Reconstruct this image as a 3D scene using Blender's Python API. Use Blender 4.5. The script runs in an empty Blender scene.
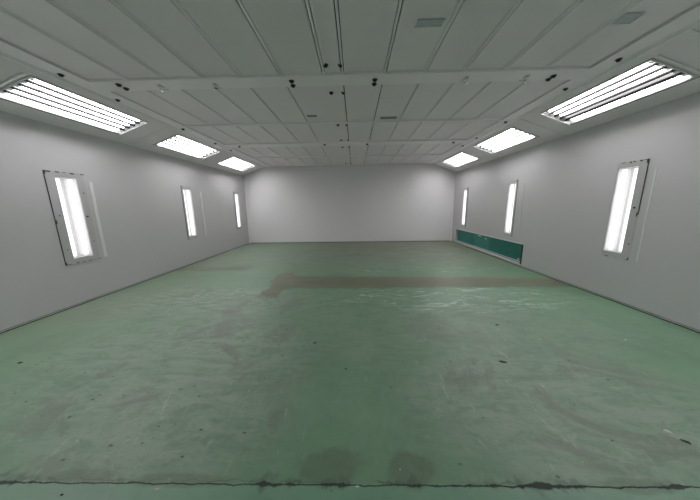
import bpy, bmesh, math, random
from mathutils import Matrix, Vector
random.seed(7)
S = bpy.context.scene
COL = S.collection

# ------------------------------------------------------------------ room size (metres)
HW = 4.461          # half width
D = 10.40           # back wall
Y0 = -2.6           # wall behind the viewer
ZC = 3.251          # ceiling
ZW = 2.904          # top of the upright walls, where the slanted light panels start
HT = 3.477          # half width of the flat ceiling
HM = 3.196          # inner edge of the long side members

# ------------------------------------------------------------------ helpers
def link(name, bm, mats, parent=None, smooth=False, recalc=True):
    me = bpy.data.meshes.new(name)
    if recalc:
        bmesh.ops.recalc_face_normals(bm, faces=bm.faces)
    bm.to_mesh(me); bm.free()
    for m in (mats if isinstance(mats, (list, tuple)) else [mats]):
        me.materials.append(m)
    if smooth:
        for p in me.polygons: p.use_smooth = True
    o = bpy.data.objects.new(name, me); COL.objects.link(o)
    if parent: o.parent = parent
    return o

def box(bm, x0, x1, y0, y1, z0, z1, mi=0, bev=0):
    r = bmesh.ops.create_cube(bm, size=1)
    vs = r['verts']
    for v in vs:
        v.co = Vector((x0 if v.co.x < 0 else x1, y0 if v.co.y < 0 else y1, z0 if v.co.z < 0 else z1))
    fs = set(f for v in vs for f in v.link_faces)
    for f in fs: f.material_index = mi
    if bev:
        es = set(e for v in vs for e in v.link_edges)
        bmesh.ops.bevel(bm, geom=list(es), offset=bev, segments=2, affect='EDGES', profile=.6)

def cyl(bm, p0, p1, r, n=12, mi=0, r2=None):
    p0 = Vector(p0); p1 = Vector(p1); d = p1 - p0
    m = Matrix.Translation((p0 + p1) / 2) @ d.to_track_quat('Z', 'Y').to_matrix().to_4x4()
    k = bmesh.ops.create_cone(bm, cap_ends=True, segments=n, radius1=r, radius2=r if r2 is None else r2, depth=d.length, matrix=m)
    for v in k['verts']:
        for f in v.link_faces: f.material_index = mi

def extrude_profile(bm, pts, y0, y1, mi=0, closed=True):
    """pts: list of (x,z); swept along y."""
    a = [bm.verts.new((x, y0, z)) for x, z in pts]
    b = [bm.verts.new((x, y1, z)) for x, z in pts]
    n = len(pts)
    for i in range(n if closed else n - 1):
        j = (i + 1) % n
        f = bm.faces.new((a[i], a[j], b[j], b[i])); f.material_index = mi
    if closed:
        bm.faces.new(a[::-1]).material_index = mi
        bm.faces.new(b).material_index = mi

def struct(o):
    o['kind'] = 'structure'; return o

def empty(name, loc=(0, 0, 0)):
    o = bpy.data.objects.new(name, None); COL.objects.link(o)
    o.location = loc; o.empty_display_size = .1
    return o

def tag(o, label, cat, group=None):
    o['label'] = label; o['category'] = cat
    if group: o['group'] = group
    return o

# ------------------------------------------------------------------ node helper
class N:
    def __init__(s, name):
        s.m = bpy.data.materials.new(name); s.m.use_nodes = True
        s.t = s.m.node_tree; s.t.nodes.clear()
        s.out = s.t.nodes.new('ShaderNodeOutputMaterial')
        s.b = s.t.nodes.new('ShaderNodeBsdfPrincipled')
        s.t.links.new(s.b.outputs[0], s.out.inputs[0])
    def put(s, sock, v):
        if hasattr(v, 'is_output') or isinstance(v, bpy.types.NodeSocket): s.t.links.new(v, sock)
        else: sock.default_value = v
    def m_(s, op, a, b=0.0, c=None, clamp=False):
        n = s.t.nodes.new('ShaderNodeMath'); n.operation = op; n.use_clamp = clamp
        s.put(n.inputs[0], a); s.put(n.inputs[1], b)
        if c is not None: s.put(n.inputs[2], c)
        return n.outputs[0]
    def mix(s, f, a, b):
        n = s.t.nodes.new('ShaderNodeMix'); n.data_type = 'RGBA'
        s.put(n.inputs[0], f)
        for i, v in ((6, a), (7, b)):
            s.put(n.inputs[i], (*v, 1) if isinstance(v, tuple) and len(v) == 3 else v)
        return n.outputs[2]
    def coord(s):
        g = s.t.nodes.new('ShaderNodeNewGeometry'); return g.outputs['Position']
    def scale(s, vec, sc, off=(0, 0, 0), rot=(0, 0, 0)):
        n = s.t.nodes.new('ShaderNodeMapping'); s.t.links.new(vec, n.inputs[0])
        n.inputs['Scale'].default_value = sc; n.inputs['Location'].default_value = off; n.inputs['Rotation'].default_value = rot
        return n.outputs[0]
    def noise(s, vec, sc, det=4, rough=.55, dist=0):
        n = s.t.nodes.new('ShaderNodeTexNoise'); s.t.links.new(vec, n.inputs['Vector'])
        n.inputs['Scale'].default_value = sc; n.inputs['Detail'].default_value = det
        n.inputs['Roughness'].default_value = rough; n.inputs['Distortion'].default_value = dist
        return n.outputs[0]
    def voro(s, vec, sc, rnd=1):
        n = s.t.nodes.new('ShaderNodeTexVoronoi'); s.t.links.new(vec, n.inputs['Vector'])
        n.inputs['Scale'].default_value = sc; n.inputs['Randomness'].default_value = rnd
        return n.outputs[0], n.outputs[1]
    def step(s, v, a, b):      # smoothstep a..b -> 0..1 (a>b falls)
        n = s.t.nodes.new('ShaderNodeMapRange'); n.interpolation_type = 'SMOOTHSTEP'
        s.put(n.inputs[0], v)
        if a < b: n.inputs[1].default_value = a; n.inputs[2].default_value = b
        else:
            n.inputs[1].default_value = b; n.inputs[2].default_value = a
            n.inputs[3].default_value = 1; n.inputs[4].default_value = 0
        return n.outputs[0]
    def bump(s, h, dist, strength=1):
        n = s.t.nodes.new('ShaderNodeBump'); s.t.links.new(h, n.inputs['Height'])
        n.inputs['Distance'].default_value = dist; n.inputs['Strength'].default_value = strength
        s.t.links.new(n.outputs[0], s.b.inputs['Normal'])

def plain(name, col, rough=.5, metal=0, spec=.5, var=0.0, vs=3.0, bump=0, bs=4):
    n = N(name)
    if var or bump:
        p = n.coord(); z = n.noise(p, vs, 3)
    if var:
        c = n.mix(z, tuple(x * (1 - var) for x in col), tuple(min(1, x * (1 + var)) for x in col)); n.put(n.b.inputs['Base Color'], c)
    else: n.b.inputs['Base Color'].default_value = (*col, 1)
    n.b.inputs['Roughness'].default_value = rough; n.b.inputs['Metallic'].default_value = metal
    n.b.inputs['Specular IOR Level'].default_value = spec
    if bump: n.bump(n.noise(p, bs, 2), bump)
    return n.m

M = {}
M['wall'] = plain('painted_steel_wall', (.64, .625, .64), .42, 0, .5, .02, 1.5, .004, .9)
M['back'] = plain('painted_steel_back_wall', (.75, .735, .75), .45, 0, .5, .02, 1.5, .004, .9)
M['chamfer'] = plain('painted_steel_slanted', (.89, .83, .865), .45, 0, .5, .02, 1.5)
M['beam'] = plain('pale_beam_paint', (.95, .89, .925), .35)
M['trim'] = plain('white_trim', (.84, .835, .84), .35)
M['edge'] = plain('bright_metal_edge', (.92, .91, .92), .28, .3)
M['frame'] = plain('grey_frame', (.56, .55, .56), .4, .0, .5, .05, 20)
M['cframe'] = plain('light_frame', (.55, .55, .55), .35, .2)
M['refl'] = plain('white_reflector', (.80, .80, .80), .35)
M['reflw'] = plain('satin_reflector', (.66, .66, .66), .4)
M['ridge'] = plain('dark_louvre_blade', (.012, .012, .013), .6, 0, .1)
M['black'] = plain('black_plastic', (.008, .008, .008), .45)
M['seal_or_shade'] = plain('dark_seal_or_shade', (.05, .05, .05), .7)
M['gap'] = plain('dark_joint', (.03, .03, .03), .9)
M['chrome'] = plain('polished_steel', (.9, .9, .9), .12, 1)
M['clip'] = plain('glossy_white_metal', (.93, .93, .93), .2, .2)
M['patch'] = plain('grey_patch', (.30, .30, .32), .6, 0, .4, .15, 30)
M['sticker'] = plain('pale_film', (.52, .53, .58), .4, 0, .5, .15, 25)

def ceil_mat():
    n = N('ceiling_panel_paint'); p = n.coord()
    z = n.noise(p, 1.3, 3); st = n.noise(n.scale(p, (.35, 5, 1)), 1.6, 4, .6)
    c = n.mix(z, (.85, .785, .82), (.89, .825, .86))
    c = n.mix(n.m_('MULTIPLY', n.step(st, .5, .8), .18), c, (.70, .68, .70))
    n.put(n.b.inputs['Base Color'], c); n.b.inputs['Roughness'].default_value = .36
    n.bump(n.noise(n.scale(p, (.6, 1, 1)), 1.6, 2), .006)
    return n.m
M['ceiling'] = ceil_mat()

def emis(name, strength, col=(1, .96, .97)):
    m = bpy.data.materials.new(name); m.use_nodes = True; t = m.node_tree; t.nodes.clear()
    o = t.nodes.new('ShaderNodeOutputMaterial'); e = t.nodes.new('ShaderNodeEmission')
    e.inputs[0].default_value = (*col, 1); e.inputs[1].default_value = strength
    t.links.new(e.outputs[0], o.inputs[0]); return m
M['tube'] = emis('fluorescent_tube_ceiling', 7.5)
M['tubew'] = emis('fluorescent_tube_wall', 1.12)

def glass_mat():
    m = bpy.data.materials.new('clear_glass_pane'); m.use_nodes = True; t = m.node_tree; t.nodes.clear()
    o = t.nodes.new('ShaderNodeOutputMaterial'); a = t.nodes.new('ShaderNodeBsdfTransparent'); g = t.nodes.new('ShaderNodeBsdfGlossy')
    a.inputs[0].default_value = (.97, .98, .98, 1); g.inputs['Roughness'].default_value = .06
    lw = t.nodes.new('ShaderNodeLayerWeight'); pw = t.nodes.new('ShaderNodeMath'); pw.operation = 'POWER'; pw.inputs[1].default_value = 5
    f = t.nodes.new('ShaderNodeMath'); f.operation = 'MULTIPLY_ADD'; f.inputs[1].default_value = .5; f.inputs[2].default_value = .025
    t.links.new(lw.outputs['Facing'], pw.inputs[0]); t.links.new(pw.outputs[0], f.inputs[0])
    x = t.nodes.new('ShaderNodeMixShader'); t.links.new(f.outputs[0], x.inputs[0]); t.links.new(a.outputs[0], x.inputs[1]); t.links.new(g.outputs[0], x.inputs[2])
    t.links.new(x.outputs[0], o.inputs[0]); return m
M['glass'] = glass_mat()

def teal_mat():
    n = N('teal_sheet'); p = n.coord()
    z = n.noise(n.scale(p, (1, .8, 2)), 1.6, 4, .6); 
    sx = n.t.nodes.new('ShaderNodeSeparateXYZ'); n.t.links.new(p, sx.inputs[0])
    film = n.m_('MULTIPLY', n.step(sx.outputs[1], 7.55, 7.75), n.step(sx.outputs[1], 8.7, 8.5))
    c = n.mix(z, (.006, .19, .155), (.018, .30, .25))
    c = n.mix(n.m_('MULTIPLY', film, .35), c, (.09, .48, .41))
    n.put(n.b.inputs['Base Color'], c); n.b.inputs['Roughness'].default_value = .28
    n.bump(n.noise(n.scale(p, (1, 1, 3)), 4, 3), .012)
    return n.m
M['teal'] = teal_mat()

# ------------------------------------------------------------------ floor material
def floor_mat():
    n = N('worn_green_floor_paint'); p = n.coord()
    sx = n.t.nodes.new('ShaderNodeSeparateXYZ'); n.t.links.new(p, sx.inputs[0]); X, Y = sx.outputs[0], sx.outputs[1]
    MUL = lambda a, b: n.m_('MULTIPLY', a, b)
    ADD = lambda a, b: n.m_('ADD', a, b)
    MAX = lambda a, b: n.m_('MAXIMUM', a, b)
    def blob(cx, cy, rx, ry, w=None, soft=.8, wob=.5):
        dx = n.m_('DIVIDE', n.m_('SUBTRACT', X, cx), rx); dy = n.m_('DIVIDE', n.m_('SUBTRACT', Y, cy), ry)
        r = n.m_('SQRT', ADD(MUL(dx, dx), MUL(dy, dy)))
        if w is not None: r = ADD(r, MUL(n.m_('SUBTRACT', w, .5), wob))
        return n.step(r, 1 + soft * .5, 1 - soft * .5)
    def ragged(cx, cy, rx, ry, w, lo=.55, hi=.72):
        return n.step(ADD(MUL(blob(cx, cy, rx, ry, None, 1.6), .45), MUL(w, .75)), lo, hi)
    big = n.noise(p, .55, 3, .5); mid = n.noise(n.scale(p, (1, 1.3, 1), (3, 1, 0)), 1.7, 5, .62)
    fine = n.noise(p, 16, 7, .7)
    strk = n.noise(n.scale(p, (1.2, 3.6, 1), (0, 0, 0), (0, 0, .2)), 2.0, 8, .74, 1.2)      # drag marks
    strk2 = n.noise(n.scale(p, (5, 1.5, 1), (5, 2, 0), (0, 0, .8)), 2.2, 8, .72, .9)
    edge = n.noise(p, 3.2, 6, .65)
    green = n.mix(n.step(big, .35, .65), (.072, .138, .084), (.086, .152, .096))
    green = n.mix(MUL(n.step(mid, .45, .75), .5), green, (.122, .175, .122))
    blot = n.noise(p, 1.1, 6, .72, .8)
    green = n.mix(MUL(n.step(blot, .55, .35), .35), green, (.050, .085, .060))
    col = n.mix(MUL(n.step(fine, .3, .8), .22), green, (.13, .18, .135))
    # grey scuffed areas
    wear = MAX(MAX(blob(-1.7, 2.3, 1.5, 1.0, mid), blob(1.9, 1.75, 1.2, .75, mid)), MAX(blob(-1.2, 1.5, .9, .45, mid), blob(-2.5, 3.8, 1.9, .8, mid)))
    wear = MAX(wear, MUL(n.step(Y, 5.0, 7.5), .5))
    wear = MAX(wear, MUL(blob(2.0, 2.9, 1.6, .8, mid), .6))
    wear = MAX(wear, MUL(blob(.5, 3.0, 1.6, 1.0, mid), .45))
    col = n.mix(MUL(wear, n.m_('MULTIPLY_ADD', n.step(strk, .40, .62), .45, .15)), col, (.160, .178, .155))
    col = n.mix(MUL(MUL(wear, n.step(strk, .46, .36)), .35), col, (.075, .090, .075))
    col = n.mix(MUL(MUL(wear, n.step(blot, .50, .60)), .6), col, (.085, .092, .076))
    grit = n.noise(n.scale(p, (1, 1.6, 1), (4, 4, 0), (0, 0, .5)), 26, 6, .75)
    lite = n.noise(n.scale(p, (1.6, 1, 1), (8, 1, 0), (0, 0, .9)), 4.5, 8, .75, 1.5)
    col = n.mix(MUL(n.step(grit, .54, .66), n.m_('MULTIPLY_ADD', wear, .30, .10)), col, (.052, .066, .054))
    col = n.mix(MUL(n.step(lite, .56, .70), n.m_('MULTIPLY_ADD', wear, .30, .10)), col, (.21, .24, .205))
    # pale scratches
    s1 = MUL(n.step(strk2, .60, .74), MAX(blob(1.8, 2.2, 1.6, .9, mid), blob(-1.2, 1.55, 1.1, .5, mid)))
    col = n.mix(MUL(s1, .55), col, (.30, .35, .31))
    sc = MUL(n.step(strk, .50, .66), MAX(blob(1.9, 3.95, 2.1, .55, edge, .5), MUL(blob(-2.3, 4.0, 1.5, .5, edge), .5)))
    col = n.mix(MUL(sc, .55), col, (.33, .37, .33))
    sc2 = MUL(n.step(strk, .56, .66), blob(1.9, 5.75, 2.2, .35, edge, .6))
    col = n.mix(MUL(sc2, .6), col, (.34, .35, .31))
    # browner dusty far end
    far = MUL(n.step(Y, 5.2, 9.0), n.step(X, -3.8, 1.5))
    col = n.mix(MUL(ADD(MUL(far, .8), MUL(n.step(Y, 5.0, 6.6), .30)), n.m_('MULTIPLY_ADD', n.step(mid, .3, .7), .5, .5)), col, (.098, .104, .078))
    # dull brown wash along the left wall
    col = n.mix(MUL(MUL(n.step(X, -2.0, -4.2), n.step(Y, 1.8, 3.2)), .45), col, (.120, .130, .100))
    # damp brown band with its tail
    we = MUL(n.m_('SUBTRACT', edge, .5), .35)
    Yw = ADD(Y, we)
    top = n.m_('SUBTRACT', Yw, MUL(n.m_('SUBTRACT', X, -1.5), -.065))
    band = MUL(MUL(n.step(Yw, 4.40, 4.50), n.step(top, 5.42, 5.26)), n.step(ADD(X, MUL(we, 2)), -1.45, -1.15))
    tl = n.m_('ABSOLUTE', n.m_('SUBTRACT', ADD(X, we), n.m_('MULTIPLY_ADD', Y, -.05, -1.10)))
    tail = MUL(MUL(n.step(ADD(tl, MUL(n.m_('SUBTRACT', mid, .5), .8)), .26, .16), n.step(Yw, 3.85, 4.1)), n.step(Yw, 5.9, 5.4))
    lw = n.m_('ABSOLUTE', n.m_('SUBTRACT', Yw, n.m_('MULTIPLY_ADD', X, -.03, 5.9)))
    leftb = MUL(n.step(lw, .30, .10), MUL(n.step(ADD(X, we), -2.3, -2.8), .8))
    brown = MAX(MAX(band, tail), leftb)
    bc = n.mix(n.step(n.noise(n.scale(p, (.8, 5, 1)), 1.5, 4), .35, .7), (.066, .072, .045), (.088, .090, .058))
    rust = MUL(n.step(n.m_('ABSOLUTE', n.m_('SUBTRACT', Yw, 4.95)), .22, .02), n.step(X, .2, 1.4))
    bc = n.mix(MUL(rust, .5), bc, (.108, .080, .052))
    col = n.mix(MUL(brown, .93), col, bc)
    fr = MUL(n.step(strk, .55, .62), blob(-1.35, 3.9, .75, .35, edge, .6))
    col = n.mix(MUL(fr, .8), col, (.10, .095, .075))
    # dark scuffs just in front of the band
    dk = MUL(n.step(strk2, .62, .70), blob(1.4, 3.7, 1.9, .5, mid))
    col = n.mix(MUL(dk, .6), col, (.05, .065, .055))
    # broken joint across the floor, stained around
    jn = MUL(n.m_('SUBTRACT', n.noise(n.scale(p, (1, .0, 1)), 5, 5, .7), .5), .05)
    jd = n.m_('ABSOLUTE', n.m_('SUBTRACT', ADD(Y, jn), n.m_('MULTIPLY_ADD', X, .003, 1.105)))
    nx = n.noise(n.scale(p, (1, .15, 1), (9, 0, 0)), 2.6, 5, .7)
    wid = n.m_('MULTIPLY_ADD', n.step(nx, .48, .72), .020, .0035)
    crack = n.step(n.m_('DIVIDE', jd, wid), 1.3, .6)
    chip = MUL(n.step(n.m_('DIVIDE', n.m_('ABSOLUTE', n.m_('SUBTRACT', n.m_('SUBTRACT', Y, 1.12), MUL(jn, 2))), n.m_('MULTIPLY_ADD', n.step(nx, .46, .66), .065, .002)), 1.4, .3), n.step(edge, .40, .55))
    st = [ragged(.10, 1.21, .22, .13, edge), ragged(.60, 1.19, .17, .11, edge), MUL(ragged(1.85, 1.12, .30, .05, edge), .8),
          MUL(ragged(-1.45, 1.14, .20, .04, edge), .6), MUL(ragged(-.85, 1.12, .30, .045, edge), .7)]
    stain = st[0]
    for q in st[1:]: stain = MAX(stain, q)
    col = n.mix(MUL(n.step(Y, 1.12, 1.09), .35), col, (.10, .19, .145))
    col = n.mix(MUL(stain, n.m_('MULTIPLY_ADD', fine, .7, .1)), col, (.050, .052, .040))
    col = n.mix(MUL(chip, .7), col, (.04, .055, .045))
    col = n.mix(MUL(crack, .92), col, (.018, .022, .02))
    # specks: dark chips and pale flecks
    vd, vc = n.voro(n.scale(p, (1, 1.6, 1)), 9)
    vs = n.t.nodes.new('ShaderNodeSeparateXYZ'); n.t.links.new(vc, vs.inputs[0])
    lim = n.m_('MULTIPLY', n.step(vs.outputs[0], .62, .95), .15)
    spk = n.step(n.m_('SUBTRACT', ADD(vd, MUL(n.m_('SUBTRACT', fine, .5), .12)), lim), .0, -.03)
    spk = MUL(spk, n.m_('MULTIPLY_ADD', wear, .6, .4))
    col = n.mix(MUL(spk, .85), col, (.030, .040, .034))
    vd2, vc2 = n.voro(n.scale(p, (1, 2.2, 1), (7.3, 2.1, 0)), 4.2)
    vs2 = n.t.nodes.new('ShaderNodeSeparateXYZ'); n.t.links.new(vc2, vs2.inputs[0])
    wf = n.step(n.m_('SUBTRACT', ADD(vd2, MUL(n.m_('SUBTRACT', fine, .5), .10)), MUL(n.step(vs2.outputs[1], .86, 1.0), .08)), 0, -.02)
    col = n.mix(MUL(wf, .7), col, (.40, .43, .40))
    vm = n.t.nodes.new('ShaderNodeVectorMath'); vm.operation = 'SCALE'; n.t.links.new(col, vm.inputs[0]); vm.inputs[3].default_value = 2.0
    n.put(n.b.inputs['Base Color'], vm.outputs[0])
    r = n.m_('MULTIPLY_ADD', mid, .22, .30)
    r = ADD(r, MUL(wear, .08)); r = n.m_('SUBTRACT', r, MUL(brown, .05)); r = ADD(r, MUL(crack, .3))
    n.put(n.b.inputs['Roughness'], r)
    n.b.inputs['Specular IOR Level'].default_value = .45
    h = ADD(MUL(n.noise(p, 2.2, 4, .6), .5), MUL(strk, .25)); h = n.m_('SUBTRACT', h, MUL(crack, 1.5)); h = ADD(h, MUL(fine, .06))
    n.bump(h, .012, .6)
    return n.m
M['floor'] = floor_mat()

# ------------------------------------------------------------------ surfaces with openings
def grid_surface(name, mat, us, vs, holes, place, thick, inward):
    """grid of quads over (u,v) leaving out the hole rectangles; thickened away from the room."""
    U = sorted(set([us[0], us[1]] + [h[0] for h in holes] + [h[1] for h in holes]))
    V = sorted(set([vs[0], vs[1]] + [h[2] for h in holes] + [h[3] for h in holes]))
    bm = bmesh.new(); g = {}
    def vert(i, j, k):
        if (i, j, k) not in g:
            q = Vector(place(U[i], V[j])) - (Vector(inward) * thick if k else Vector((0, 0, 0)))
            g[i, j, k] = bm.verts.new(q)
        return g[i, j, k]
    def solid(i, j):
        if i < 0 or j < 0 or i >= len(U) - 1 or j >= len(V) - 1: return False
        a, b = (U[i] + U[i + 1]) / 2, (V[j] + V[j + 1]) / 2
        return not any(h[0] < a < h[1] and h[2] < b < h[3] for h in holes)
    for i in range(len(U) - 1):
        for j in range(len(V) - 1):
            if not solid(i, j): continue
            for k in (0, 1): bm.faces.new([vert(i, j, k), vert(i + 1, j, k), vert(i + 1, j + 1, k), vert(i, j + 1, k)])
            for di, dj, a, b in ((-1, 0, (i, j), (i, j + 1)), (1, 0, (i + 1, j), (i + 1, j + 1)), (0, -1, (i, j), (i + 1, j)), (0, 1, (i, j + 1), (i + 1, j + 1))):
                if not solid(i + di, j + dj): bm.faces.new([vert(*a, 0), vert(*b, 0), vert(*b, 1), vert(*a, 1)])
    return link(name, bm, mat)

# light positions
CL = [(-1.71, -.10), (.71, 2.32), (3.135, 4.743), (5.544, 7.194), (7.973, 9.691)]      # slanted ceiling lights along Y; first two spans added out of view for foreground light
WL_L = [(3.785, 4.085), (6.62, 6.93), (9.45, 9.74)]
WL_R = [(3.765, 4.045), (6.49, 6.76), (9.22, 9.51)]
ZL, ZH = .79, 2.12
TEAL = (5.95, 10.0, .055, .575)

# floor
bm = bmesh.new(); box(bm, -HW - .1, HW + .1, Y0 - .1, D + .1, -.12, 0)
struct(link('floor', bm, M['floor']))
# walls
hl = [(a, b, ZL, ZH) for a, b in WL_L]
hr = [(a, b, ZL, ZH) for a, b in WL_R] + [TEAL]
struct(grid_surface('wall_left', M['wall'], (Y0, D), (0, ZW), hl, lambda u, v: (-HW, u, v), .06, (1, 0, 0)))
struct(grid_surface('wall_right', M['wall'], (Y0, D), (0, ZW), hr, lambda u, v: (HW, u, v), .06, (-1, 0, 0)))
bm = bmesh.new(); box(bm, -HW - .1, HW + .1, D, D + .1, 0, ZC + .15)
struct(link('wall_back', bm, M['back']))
bm = bmesh.new(); box(bm, -HW - .1, HW + .1, Y0 - .1, Y0, 0, ZC + .15)
struct(link('wall_front', bm, M['wall']))

# slanted panels between wall and ceiling
L = math.hypot(HW - HT, ZC - ZW); cxu, czu = (HW - HT) / L, (ZC - ZW) / L
T0, T1 = L - .775, L - .215         # fixture opening measured up the slope from the wall
T0, T1 = .300, .852
SEAM = [-.1, .30, 2.72, 5.145, 7.585]
def slope(s):
    def place(u, v): return (s * (HW - v * cxu), u, ZW + v * czu)
    return place
for s in (-1, 1):
    nrm = Vector((-s * czu, 0, -cxu))
    ys = [Y0] + SEAM[1:] + [D]
    root = None
    for i in range(len(ys) - 1):
        a, b = ys[i] + (.007 if i else 0), ys[i + 1] - .007
        holes = [(q[0], q[1], T0, T1) for q in CL if a < q[0] < b]
        o = grid_surface('trim_%d' % (30 + i + (0 if s < 0 else 6)), M['chamfer'], (a, b), (0, L), holes, slope(s), .05, nrm)
        struct(o)

# ------------------------------------------------------------------ ceiling
bm = bmesh.new(); box(bm, -HT, HT, Y0, D, ZC + .022, ZC + .12)
ceil = struct(link('ceiling', bm, M['gap']))
SE = [-HM, -2.68, -2.19, -1.69, -1.20, -.68, -.13, .11, .647, 1.15, 1.64, 2.14, 2.64, HM]
SE2 = [x for x in SE if x != -.13]
def panel(x0, x1, y0, y1, g):
    """ceiling pan, slightly dished, with rolled edges"""
    x0 += g; x1 -= g
    z = ZC; zt = ZC + .0215
    mid = [(x0 + (x1 - x0) * t, z + .008 * math.sin(math.pi * t)) for t in (.12, .3, .5, .7, .88)]
    low = [(x0, z - .006), (x0 + .010, z - .006), (x0 + .018, z)] + mid + [(x1 - .018, z), (x1 - .010, z - .006), (x1, z - .006)]
    bm = bmesh.new(); extrude_profile(bm, low + [(x1, zt), (x0, zt)], y0, y1)
    return link('ceiling_panel', bm, M['ceiling'], ceil)
B1 = (3.375, 3.640); B2 = (6.66, 6.98); J1, J2 = 5.14, 8.46
secs = [(Y0, B1[0], SE), (B1[1], J1, SE2), (J1, B2[0], SE2), (B2[1], J2, SE2), (J2, D, SE2)]
for y0, y1, se in secs:
    near = y1 < 3.5
    for a, b in zip(se[:-1], se[1:]):
        panel(a, b, y0 + .0015, y1 - .0015, .021 if near else .0075)
    if near:
        for x in se[1:-1]:
            bm = bmesh.new(); extrude_profile(bm, [(x - .0115, ZC + .021), (x - .0115, ZC - .002), (x, ZC - .017), (x + .0115, ZC - .002), (x + .0115, ZC + .021)], y0 + .002, y1 - .002)
            link('seam_strip', bm, M['edge'], ceil)

def bolt(x, y, z, parent, r=.026):
    bm = bmesh.new()
    cyl(bm, (x, y, z), (x, y, z - .006), r * 1.35, 14)
    cyl(bm, (x, y, z - .006), (x, y, z - .024), r, 6, r2=r * .85)
    return link('bolt', bm, M['black'], parent)

def cross_beam(name, y0, y1):
    bm = bmesh.new(); box(bm, -HM + .002, HM - .002, y0, y1, ZC - .024, ZC + .0215, bev=.004)
    return struct(link(name, bm, M['beam']))
bA = cross_beam('trim_9', *B1); bB = cross_beam('trim_10', *B2)
zb = ZC - .024
for x, y in ((-.57, 3.48), (-.58, 3.595), (.53, 3.50), (.53, 3.61), (-2.88, 3.455), (-2.88, 3.56), (2.86, 3.52), (2.86, 3.60)): bolt(x, y, zb, bA)
for x, y in ((-.55, 6.82), (.60, 6.85), (-2.89, 6.84), (2.92, 6.86)): bolt(x, y, zb, bB)
# shiny clips under the first beam
for x in (-2.36, -1.61, 1.73, 2.51):
    bm = bmesh.new()
    box(bm, x - .022, x + .022, 3.47, 3.56, zb - .010, zb, bev=.002)
    
    box(bm, x - .034, x + .034, 3.60, 3.612, zb - .012, zb, bev=.002)
    cl = link('clip', bm, M['clip'], bA, False)
    bm = bmesh.new(); cyl(bm, (x, 3.515, zb - .010), (x, 3.515, zb - .062), .028, 20)
    link('button', bm, M['chrome'], cl, True)
# thin joint strips across the panels
for nm, y in (('trim_11', J1), ('trim_12', J2)):
    bm = bmesh.new(); extrude_profile(bm, [(-HM + .01, ZC - .036), (HM - .01, ZC - .036), (HM - .01, ZC - .0065), (-HM + .01, ZC - .0065)], y - .010, y + .010)
    struct(link(nm, bm, M['edge']))
# paired bolts down the middle
for i, (x, y) in enumerate([(sx * .09 + .005, y) for y in (3.19, 3.90, 5.34, 6.50, 7.25, 8.52, 9.87) for sx in (-1, 1)]):
    bolt(x, y, ZC + .003, ceil, .025)
# long side members with a rounded bright edge
for s in (-1, 1):
    bm = bmesh.new()
    xs = sorted((s * (HM + .0), s * HT))
    box(bm, xs[0] + (.001 if s > 0 else .0), xs[1] - (.001 if s < 0 else .0), Y0, D, ZC - .022, ZC + .0215, bev=.003)
    mb = struct(link('trim_13' if s < 0 else 'trim_14', bm, M['beam']))
    bm = bmesh.new()
    for dx, r in ((.0, .019), (-.050, .010)):
        x = s * (HT + dx)
        pts = [(x + r * math.cos(a), ZC - .024 + r * math.sin(a)) for a in [math.pi * 2 * k / 10 for k in range(10)]]
        extrude_profile(bm, pts, Y0 + .01, D - .01)
    link('edge_bead', bm, M['edge'], mb, True)
    for v0, v1 in ((L - .040, L - .022),):
        nx_, nz_ = -s * czu, -cxu
        pts = [(s * (HW - v * cxu) + nx_ * k, ZW + v * czu + nz_ * k) for v, k in ((v0, .0005), (v1, .0005), (v1, .003), (v0, .003))]
        bm = bmesh.new(); extrude_profile(bm, pts, Y0 + .01, D - .01); link('seal_strip', bm, M['seal_or_shade'], mb)
    for y in (3.19, 3.90, 5.30, 6.47, 7.26): bolt(s * 3.34, y, ZC - .022, mb, .023)

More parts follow.
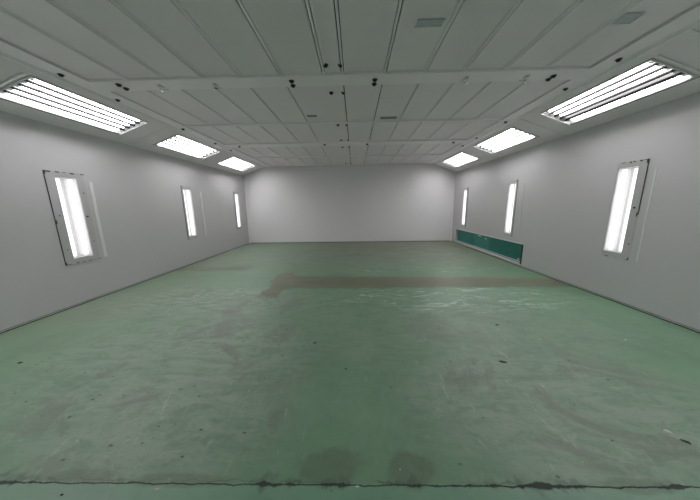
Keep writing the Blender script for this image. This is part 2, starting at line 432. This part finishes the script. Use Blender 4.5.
# ------------------------------------------------------------------ slanted ceiling lights
M['deadtube'] = emis('failing_dim_tube', .36)
def ceiling_light(s, a, b, label, dead=False, big=False):
    """built in (u across slope from lower edge, y, n into the room), then placed"""
    nrm = Vector((-s * czu, 0, -cxu)); up = Vector((-s * cxu, 0, czu)); base = Vector((s * HW, 0, ZW))
    W = T1 - T0; yc = (a + b) / 2
    org = base + up * (T0 + W / 2) + Vector((0, yc, 0))
    root = empty('ceiling_light', org)
    tag(root, label, 'ceiling light', 'slanted fluorescent light panels along both sides')
    h = (b - a) / 2; w = W / 2
    Mx = Matrix((up, Vector((0, 1, 0)), nrm)).transposed().to_4x4()   # local (u,y,n) -> world
    if Mx.determinant() < 0: pass
    def put(name, bm, mat, smooth=False, parent=root):
        bm.transform(Mx); return link(name, bm, mat, parent, smooth)
    # frame: flat lip on the panel around the opening
    bm = bmesh.new(); fl = .026; t = .010
    box(bm, -w - fl, w + fl, -h - fl, -h, .0005, t, bev=.002); box(bm, -w - fl, w + fl, h, h + fl, .0005, t, bev=.002)
    box(bm, -w - fl, -w, -h, h, .0005, t, bev=.002); box(bm, w, w + fl, -h, h, .0005, t, bev=.002)
    put('frame', bm, M['cframe'])
    bm = bmesh.new(); box(bm, -w - fl - .016, -w - fl - .001, -h - fl, h + fl, .0005, .004); put('gasket_or_shade_line', bm, M['seal_or_shade'])  # dark strip drawn in as the shadow below the frame's lower edge
    # bright end bars
    for yy in ((-h - .080 if big else -h - .006), h + .006):
        bm = bmesh.new(); box(bm, -w - fl, w + fl, yy - .007, yy + .007, (.0005 if yy < -h - .05 else t), t + .012, bev=.002)
        put('end_bar', bm, M['edge'])
    # reflector tray with five troughs
    bm = bmesh.new(); dpt = .085; nT = 5; g = .004; ww = w - g; hh = h - g
    prof = []
    p = 2 * ww / nT
    for k in range(nT):
        x0 = -ww + k * p
        prof += [(x0 + .004, -.030), (x0 + p * .22, -.066), (x0 + p * .5, -.076), (x0 + p * .78, -.066), (x0 + p - .004, -.030)]
    prof = [(-ww, -.004)] + prof + [(ww, -.004), (ww, -dpt), (-ww, -dpt)]
    a_ = [bm.verts.new((x, -hh, z)) for x, z in prof]; b_ = [bm.verts.new((x, hh, z)) for x, z in prof]
    m_ = len(prof)
    for i in range(m_): bm.faces.new((a_[i], a_[(i + 1) % m_], b_[(i + 1) % m_], b_[i]))
    bm.faces.new(a_[::-1]); bm.faces.new(b_)
    box(bm, -ww, ww, -hh, -hh + .004, -dpt, -.004); box(bm, -ww, ww, hh - .004, hh, -dpt, -.004)
    put('reflector', bm, M['refl'])
    for k in range(1, nT):
        x0 = -ww + k * p
        bm = bmesh.new(); box(bm, x0 - .014, x0 + .014, -hh + .005, hh - .005, -.0295, -.006)
        put('divider', bm, M['ridge'])
    for k in range(nT):
        x0 = -ww + (k + .5) * p
        bm = bmesh.new(); cyl(bm, (x0, -hh + .075, -.040), (x0, hh - .075, -.040), .026, 14)
        tube = put('tube', bm, M['deadtube'] if (dead and k == 1) else M['tube'], True)
        for e in (-1, 1):
            bm = bmesh.new()
            box(bm, x0 - .022, x0 + .022, e * (hh - .045) - .028, e * (hh - .045) + .028, -.062, -.018, bev=.003)
            put('lamp_holder', bm, M['refl'], False)
    bm = bmesh.new(); box(bm, -w + .002, w - .002, -h + .002, h - .002, -.003, 0)
    put('glass_pane', bm, M['glass'])
    return root
pos = ['behind the viewer an added unseen', 'beside the viewer an added unseen', 'nearest', 'middle', 'farthest']
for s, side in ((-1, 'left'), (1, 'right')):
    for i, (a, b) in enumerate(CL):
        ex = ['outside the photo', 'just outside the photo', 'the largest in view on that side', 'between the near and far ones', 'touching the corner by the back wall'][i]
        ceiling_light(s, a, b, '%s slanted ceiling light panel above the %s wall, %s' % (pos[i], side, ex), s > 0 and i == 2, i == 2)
pos = pos[2:]

# ------------------------------------------------------------------ upright wall lights
def wall_light(s, a, b, label, i):
    yc = (a + b) / 2; zc = (ZL + ZH) / 2; h = (ZH - ZL) / 2; w = (b - a) / 2
    root = empty('wall_light', (s * HW, yc, zc))
    tag(root, label, 'wall light', 'upright fluorescent lights set in the side walls')
    # local: x = out of the wall into the room (n), y along wall, z up
    def put(name, bm, mat, smooth=False):
        if s > 0: bm.transform(Matrix.Scale(-1, 4, (1, 0, 0)))
        return link(name, bm, mat, root, smooth)
    fn, ff = ([.125, .10] if s < 0 else [.11, .02]) if i == 0 else [.07, .02]
    bm = bmesh.new(); t = .008; top, bot = .075, .085
    box(bm, .0005, t, -w - fn, w + ff, h, h + top, bev=.002); box(bm, .0005, t, -w - fn, w + ff, -h - bot, -h, bev=.002)
    box(bm, .0005, t, -w - fn, -w, -h, h, bev=.002); box(bm, .0005, t, w, w + ff, -h, h, bev=.002)
    put('frame', bm, M['frame'])
    # black worn edge lines and clips round the frame
    bm = bmesh.new()
    if i == 0: box(bm, .0005, t + .003, -w - fn - .007, -w - fn - .0005, (-h - bot if s < 0 else -.05), h + top)
    else: box(bm, .0005, t + .002, -w - fn - .003, -w - fn - .0005, -h - bot, h + top)
    put('gasket_or_shade_line', bm, M['seal_or_shade'])
    def mark(y_a, y_b, z_a, z_b):
        bm = bmesh.new(); box(bm, t, t + .004, y_a, y_b, z_a, z_b); put('worn_mark', bm, M['seal_or_shade'])
    if i == 0:
        for z0, z1 in ((h + .02, h + top), (-.08, -.02), (-h - bot, -h - bot + .04)): mark(-w - fn, -w - fn + .014, z0, z1)
        rr = random.Random(3 + s)
        y = -w - fn + .02
        while y < w + ff - .04:
            l = rr.uniform(.015, .06); mark(y, y + l, h + top - rr.uniform(.008, .022), h + top - .001)
            if rr.random() < .8: mark(y, y + l, -h - bot + .001, -h - bot + rr.uniform(.006, .016))
            y += l + rr.uniform(.02, .07)
    spots = ((w + ff * .35, .02), (w + ff * .5, .42), (w + ff * .5, -.42), (-w - fn * .5, .05), (-w - fn * .5, -.5)) if s < 0 else ((-w - fn * .5, .05), (-w - fn * .7, -.5))
    for q, (yy, zz) in enumerate(spots if i == 0 else ((-w - fn * .6, h + top * .6),)):
        bm = bmesh.new(); r = .014 if q == 0 else .008
        cyl(bm, (t, yy, zz), (t + .010, yy, zz), r, 10); put('screw', bm, M['black'])
    # tray behind the glass
    g = .003; ww, hh, dp = w - g, h - g, .11
    bm = bmesh.new()
    box(bm, -dp - .004, -dp, -ww, ww, -hh, hh)
    box(bm, -dp, -.004, -ww, -ww + .004, -hh, hh); box(bm, -dp, -.004, ww - .004, ww, -hh, hh)
    box(bm, -dp, -.004, -ww + .004, ww - .004, -hh, -hh + .004); box(bm, -dp, -.004, -ww + .004, ww - .004, hh - .004, hh)
    # raised centre spine of the reflector
    pts = [(-.045, -dp), (.0, -.055), (.045, -dp)]
    v0 = [bm.verts.new((x, y, -hh + .004)) for y, x in pts]; v1 = [bm.verts.new((x, y, hh - .004)) for y, x in pts]
    for k in range(2): bm.faces.new((v0[k], v0[k + 1], v1[k + 1], v1[k]))
    put('reflector', bm, M['reflw'])
    for yy in (-ww * .60, ww * .60):
        bm = bmesh.new(); cyl(bm, (-.050, yy, -hh + .03), (-.050, yy, hh - .03), .026, 14)
        put('tube', bm, M['tubew'], True)
    bm = bmesh.new(); box(bm, -.003, 0, -w + .002, w - .002, -h + .002, h - .002)
    put('glass_pane', bm, M['glass'])
    return root
for s, side, lst in ((-1, 'left', WL_L), (1, 'right', WL_R)):
    for i, (a, b) in enumerate(lst):
        ex = {(-1, 0): 'in a wide grey frame with black marks', (-1, 1): 'with a pale upright strip beyond it', (-1, 2): 'a narrow glowing slot near the back corner',
              (1, 0): 'in a broad grey frame', (1, 1): 'above the near end of the teal duct panel', (1, 2): 'above the far end of the teal duct panel'}[s, i]
        wall_light(s, a, b, '%s upright light in the %s wall, %s' % (pos[i], side, ex), i)

# pale upright strips beside the wall lights
k = 15
for s, ys in ((-1, (4.285, 7.36)), (1, (3.545, 6.18, 9.0))):
    for y in ys:
        bm = bmesh.new(); w = .020 if s < 0 else .008
        xs = sorted((s * HW, s * (HW - (.024 if s < 0 else .008))))
        box(bm, xs[0], xs[1], y - w, y + w, .72, 2.07, bev=.003)
        struct(link('trim_%d' % k, bm, M['trim'])); k += 1

# corner posts and bottom edging
for s in (-1, 1):
    xs = sorted((s * (HW - .0005), s * (HW - .055)))
    bm = bmesh.new(); box(bm, xs[0], xs[1], D - .05, D - .0005, .03, ZW - .01, bev=.012)
    struct(link('trim_%d' % k, bm, M['trim'])); k += 1
for nm, s in (('baseboard_left', -1), ('baseboard_right', 1)):
    bm = bmesh.new(); x = lambda d: s * (HW - d)
    def bx(d0, d1, z0, z1, mi):
        xs = sorted((x(d0), x(d1))); box(bm, xs[0], xs[1], Y0 + .01, D - .06, z0, z1, mi)
    bx(.0005, .014, .0, .010, 1); bx(.0005, .010, .012, .026, 0); bx(.0005, .005, .0265, .031, 1)
    struct(link(nm, bm, [M['cframe'], M['seal_or_shade']]))
bm = bmesh.new(); box(bm, -HW + .06, HW - .06, D - .016, D - .0005, 0, .016, 1); box(bm, -HW + .06, HW - .06, D - .010, D - .0005, .017, .045, 0)
struct(link('baseboard_back', bm, [M['cframe'], M['seal_or_shade']]))

# ------------------------------------------------------------------ teal duct panel, low on the right wall
y0, y1, z0, z1 = TEAL
root = empty('duct_panel', (HW, (y0 + y1) / 2, z0))
tag(root, 'long low teal duct panel recessed at the foot of the right wall', 'duct panel')
def put(name, bm, mat, smooth=False):
    bm.transform(Matrix.Translation((-HW, -(y0 + y1) / 2, -z0))); return link(name, bm, mat, root, smooth)
g = .003; dp = .10
bm = bmesh.new(); box(bm, HW + dp, HW + dp + .004, y0 + g, y1 - g, z0 + g, z1 - g)
put('teal_sheet', bm, M['teal'])
bm = bmesh.new()
box(bm, HW + .002, HW + dp - .001, y0 + g, y0 + g + .006, z0 + g, z1 - g); box(bm, HW + .002, HW + dp - .001, y1 - g - .006, y1 - g, z0 + g, z1 - g)
box(bm, HW + .002, HW + dp - .001, y0 + .010, y1 - .010, z1 - g - .006, z1 - g); box(bm, HW + .002, HW + dp - .001, y0 + .010, y1 - .010, z0 + g, z0 + g + .006)
put('box_lining', bm, M['frame'])
bm = bmesh.new(); f = .022
box(bm, HW - .010, HW - .0005, y0 - f, y1 + f, z1, z1 + f, bev=.002); box(bm, HW - .010, HW - .0005, y0 - f, y1 + f, z0 - .016, z0, bev=.002)
box(bm, HW - .010, HW - .0005, y1, y1 + f, z0, z1, bev=.002)
put('frame', bm, M['trim'])
bm = bmesh.new(); box(bm, HW - .006, HW + .02, y0 + g, y0 + .05, z0 + g, z1 - g, bev=.003)
put('end_strip', bm, M['seal_or_shade'])
bm = bmesh.new(); box(bm, HW + .045, HW + .060, y0 + .05, y1 - .02, z0 + .045, z0 + .060, bev=.003)
put('rail', bm, M['edge'])
for yy, zz, ww_ in ((8.25, .500, .09), (7.85, .455, .05), (6.10, .17, .05), (6.22, .14, .03)):
    bm = bmesh.new(); box(bm, HW + dp - .004, HW + dp - .0005, yy - ww_, yy + ww_, zz - .014, zz + .014, bev=.001)
    put('label', bm, M['edge'])

# ------------------------------------------------------------------ small plates on the ceiling
def plate(name, x0, x1, y0, y1, label, cat, mat, rim=False, group=None):
    z = ZC + .001
    root = empty(name, ((x0 + x1) / 2, (y0 + y1) / 2, z)); tag(root, label, cat, group)
    T = Matrix.Translation((-(x0 + x1) / 2, -(y0 + y1) / 2, -z))
    bm = bmesh.new(); box(bm, x0, x1, y0, y1, z - .006, z + .001, bev=.001); bm.transform(T); link('cover', bm, mat, root)
    if rim:
        bm = bmesh.new(); t = .010
        box(bm, x0 - t, x1 + t, y1, y1 + t, z - .014, z + .001, bev=.001); box(bm, x1, x1 + t, y0, y1, z - .014, z + .001, bev=.001)
        bm.transform(T); link('lip', bm, M['edge'], root)
    return root
plate('ceiling_hatch', .84, 1.08, 2.52, 2.60, 'small grey hatch with a bright lip near the top edge, right of centre', 'hatch', M['sticker'], True)
plate('ceiling_vent', 2.69, 2.85, 2.52, 2.64, 'small bluish grey vent cover on the ceiling above the nearest right light', 'vent', M['sticker'], True)
plate('ceiling_patch', -.62, -.44, 4.76, 4.84, 'small faint grey patch on the ceiling left of the centre bolts', 'patch', M['patch'], group=None)
plate('ceiling_patch', .76, 1.07, 4.94, 5.04, 'darker grey rectangular patch on the ceiling right of the centre bolts', 'patch', M['patch'], group=None)

# ------------------------------------------------------------------ loose chips on the floor
def chip(x, y, size, mat, label, rot):
    rr = random.Random(int(x * 100 + y * 1000)); bm = bmesh.new(); n = 7
    a = []; b = []
    for k in range(n):
        t = 2 * math.pi * k / n; r = size * rr.uniform(.5, 1.0)
        px, py = r * math.cos(t), r * .45 * math.sin(t)
        px, py = px * math.cos(rot) - py * math.sin(rot), px * math.sin(rot) + py * math.cos(rot)
        a.append(bm.verts.new((px, py, 0))); b.append(bm.verts.new((px * .85, py * .85, .004 + rr.uniform(0, .006))))
    bm.faces.new(a[::-1]); bm.faces.new(b)
    for k in range(n): bm.faces.new((a[k], a[(k + 1) % n], b[(k + 1) % n], b[k]))
    o = link('paint_flake', bm, mat); o.location = (x, y, .0003); tag(o, label, 'flake', 'loose paint flakes on the floor')
M['dark_flake'] = plain('dark_flake', (.03, .04, .035), .7); M['pale_flake'] = plain('pale_flake', (.55, .58, .55), .6)

for x, y, sz, m, lab, rot in [
    (-3.337, 2.195, .030, 'dark_flake', 'dark flake lying alone on the green floor near the left wall', .2),
    (2.133, 2.974, .026, 'dark_flake', 'dark flake on pale green paint in front of the right wall light', .1),
    (-.242, 2.559, .030, 'dark_flake', 'dark flake near the middle of the floor, farther from the viewer', .3),
    (.143, 2.103, .018, 'dark_flake', 'small dark flake near the middle of the floor, nearer the viewer', 0),
    (1.75, 2.211, .045, 'dark_flake', 'thin dark sliver among pale scratches right of centre', -.5),
    (2.435, 1.45, .030, 'pale_flake', 'pale flake near the lower right corner of the photo', -.7),
    (2.463, 1.378, .034, 'dark_flake', 'dark sliver beside the pale flake at lower right', -.5),
    (-1.44, 1.041, .012, 'dark_flake', 'tiny dark flake just below the cracked joint at lower left', .1),
    (-.912, 1.07, .014, 'pale_flake', 'tiny pale flake below the cracked joint, left of centre', .2),
    (.508, 1.188, .008, 'pale_flake', 'tiny pale flake on the dark stain beside the joint, near the bottom centre', 0),
    (2.9, 5.889, .060, 'pale_flake', 'white flake behind the brown damp band, towards the teal panel', .1)]:
    chip(x, y, sz, M[m], lab, rot)

# ------------------------------------------------------------------ camera
cam = bpy.data.cameras.new('camera'); co = bpy.data.objects.new('camera', cam); COL.objects.link(co)
pitch, yaw, roll = [math.radians(v) for v in (10.632, -1.275, -.836)]
cp, sp, cy, sy, cr, sr = math.cos(pitch), math.sin(pitch), math.cos(yaw), math.sin(yaw), math.cos(roll), math.sin(roll)
fwd = Vector((sy * cp, cy * cp, -sp)); rgt = Vector((cy, -sy, 0)); upv = rgt.cross(fwd)
r2 = cr * rgt + sr * upv; u2 = -sr * rgt + cr * upv
mw = Matrix((r2, u2, -fwd)).transposed().to_4x4(); mw.translation = Vector((.247, 0, 1.6))
co.matrix_world = mw
cam.sensor_width = 36; cam.lens = 237.468 / 700 * 36; cam.clip_start = .02; cam.clip_end = 100
S.camera = co

# ------------------------------------------------------------------ world and view
w = bpy.data.worlds.new('world'); S.world = w; w.use_nodes = True
w.node_tree.nodes['Background'].inputs[0].default_value = (0, 0, 0, 1)
S.view_settings.view_transform = 'Standard'; S.view_settings.look = 'None'
S.view_settings.gamma = 1; S.view_settings.use_curve_mapping = False
S.view_settings.exposure = 1.32
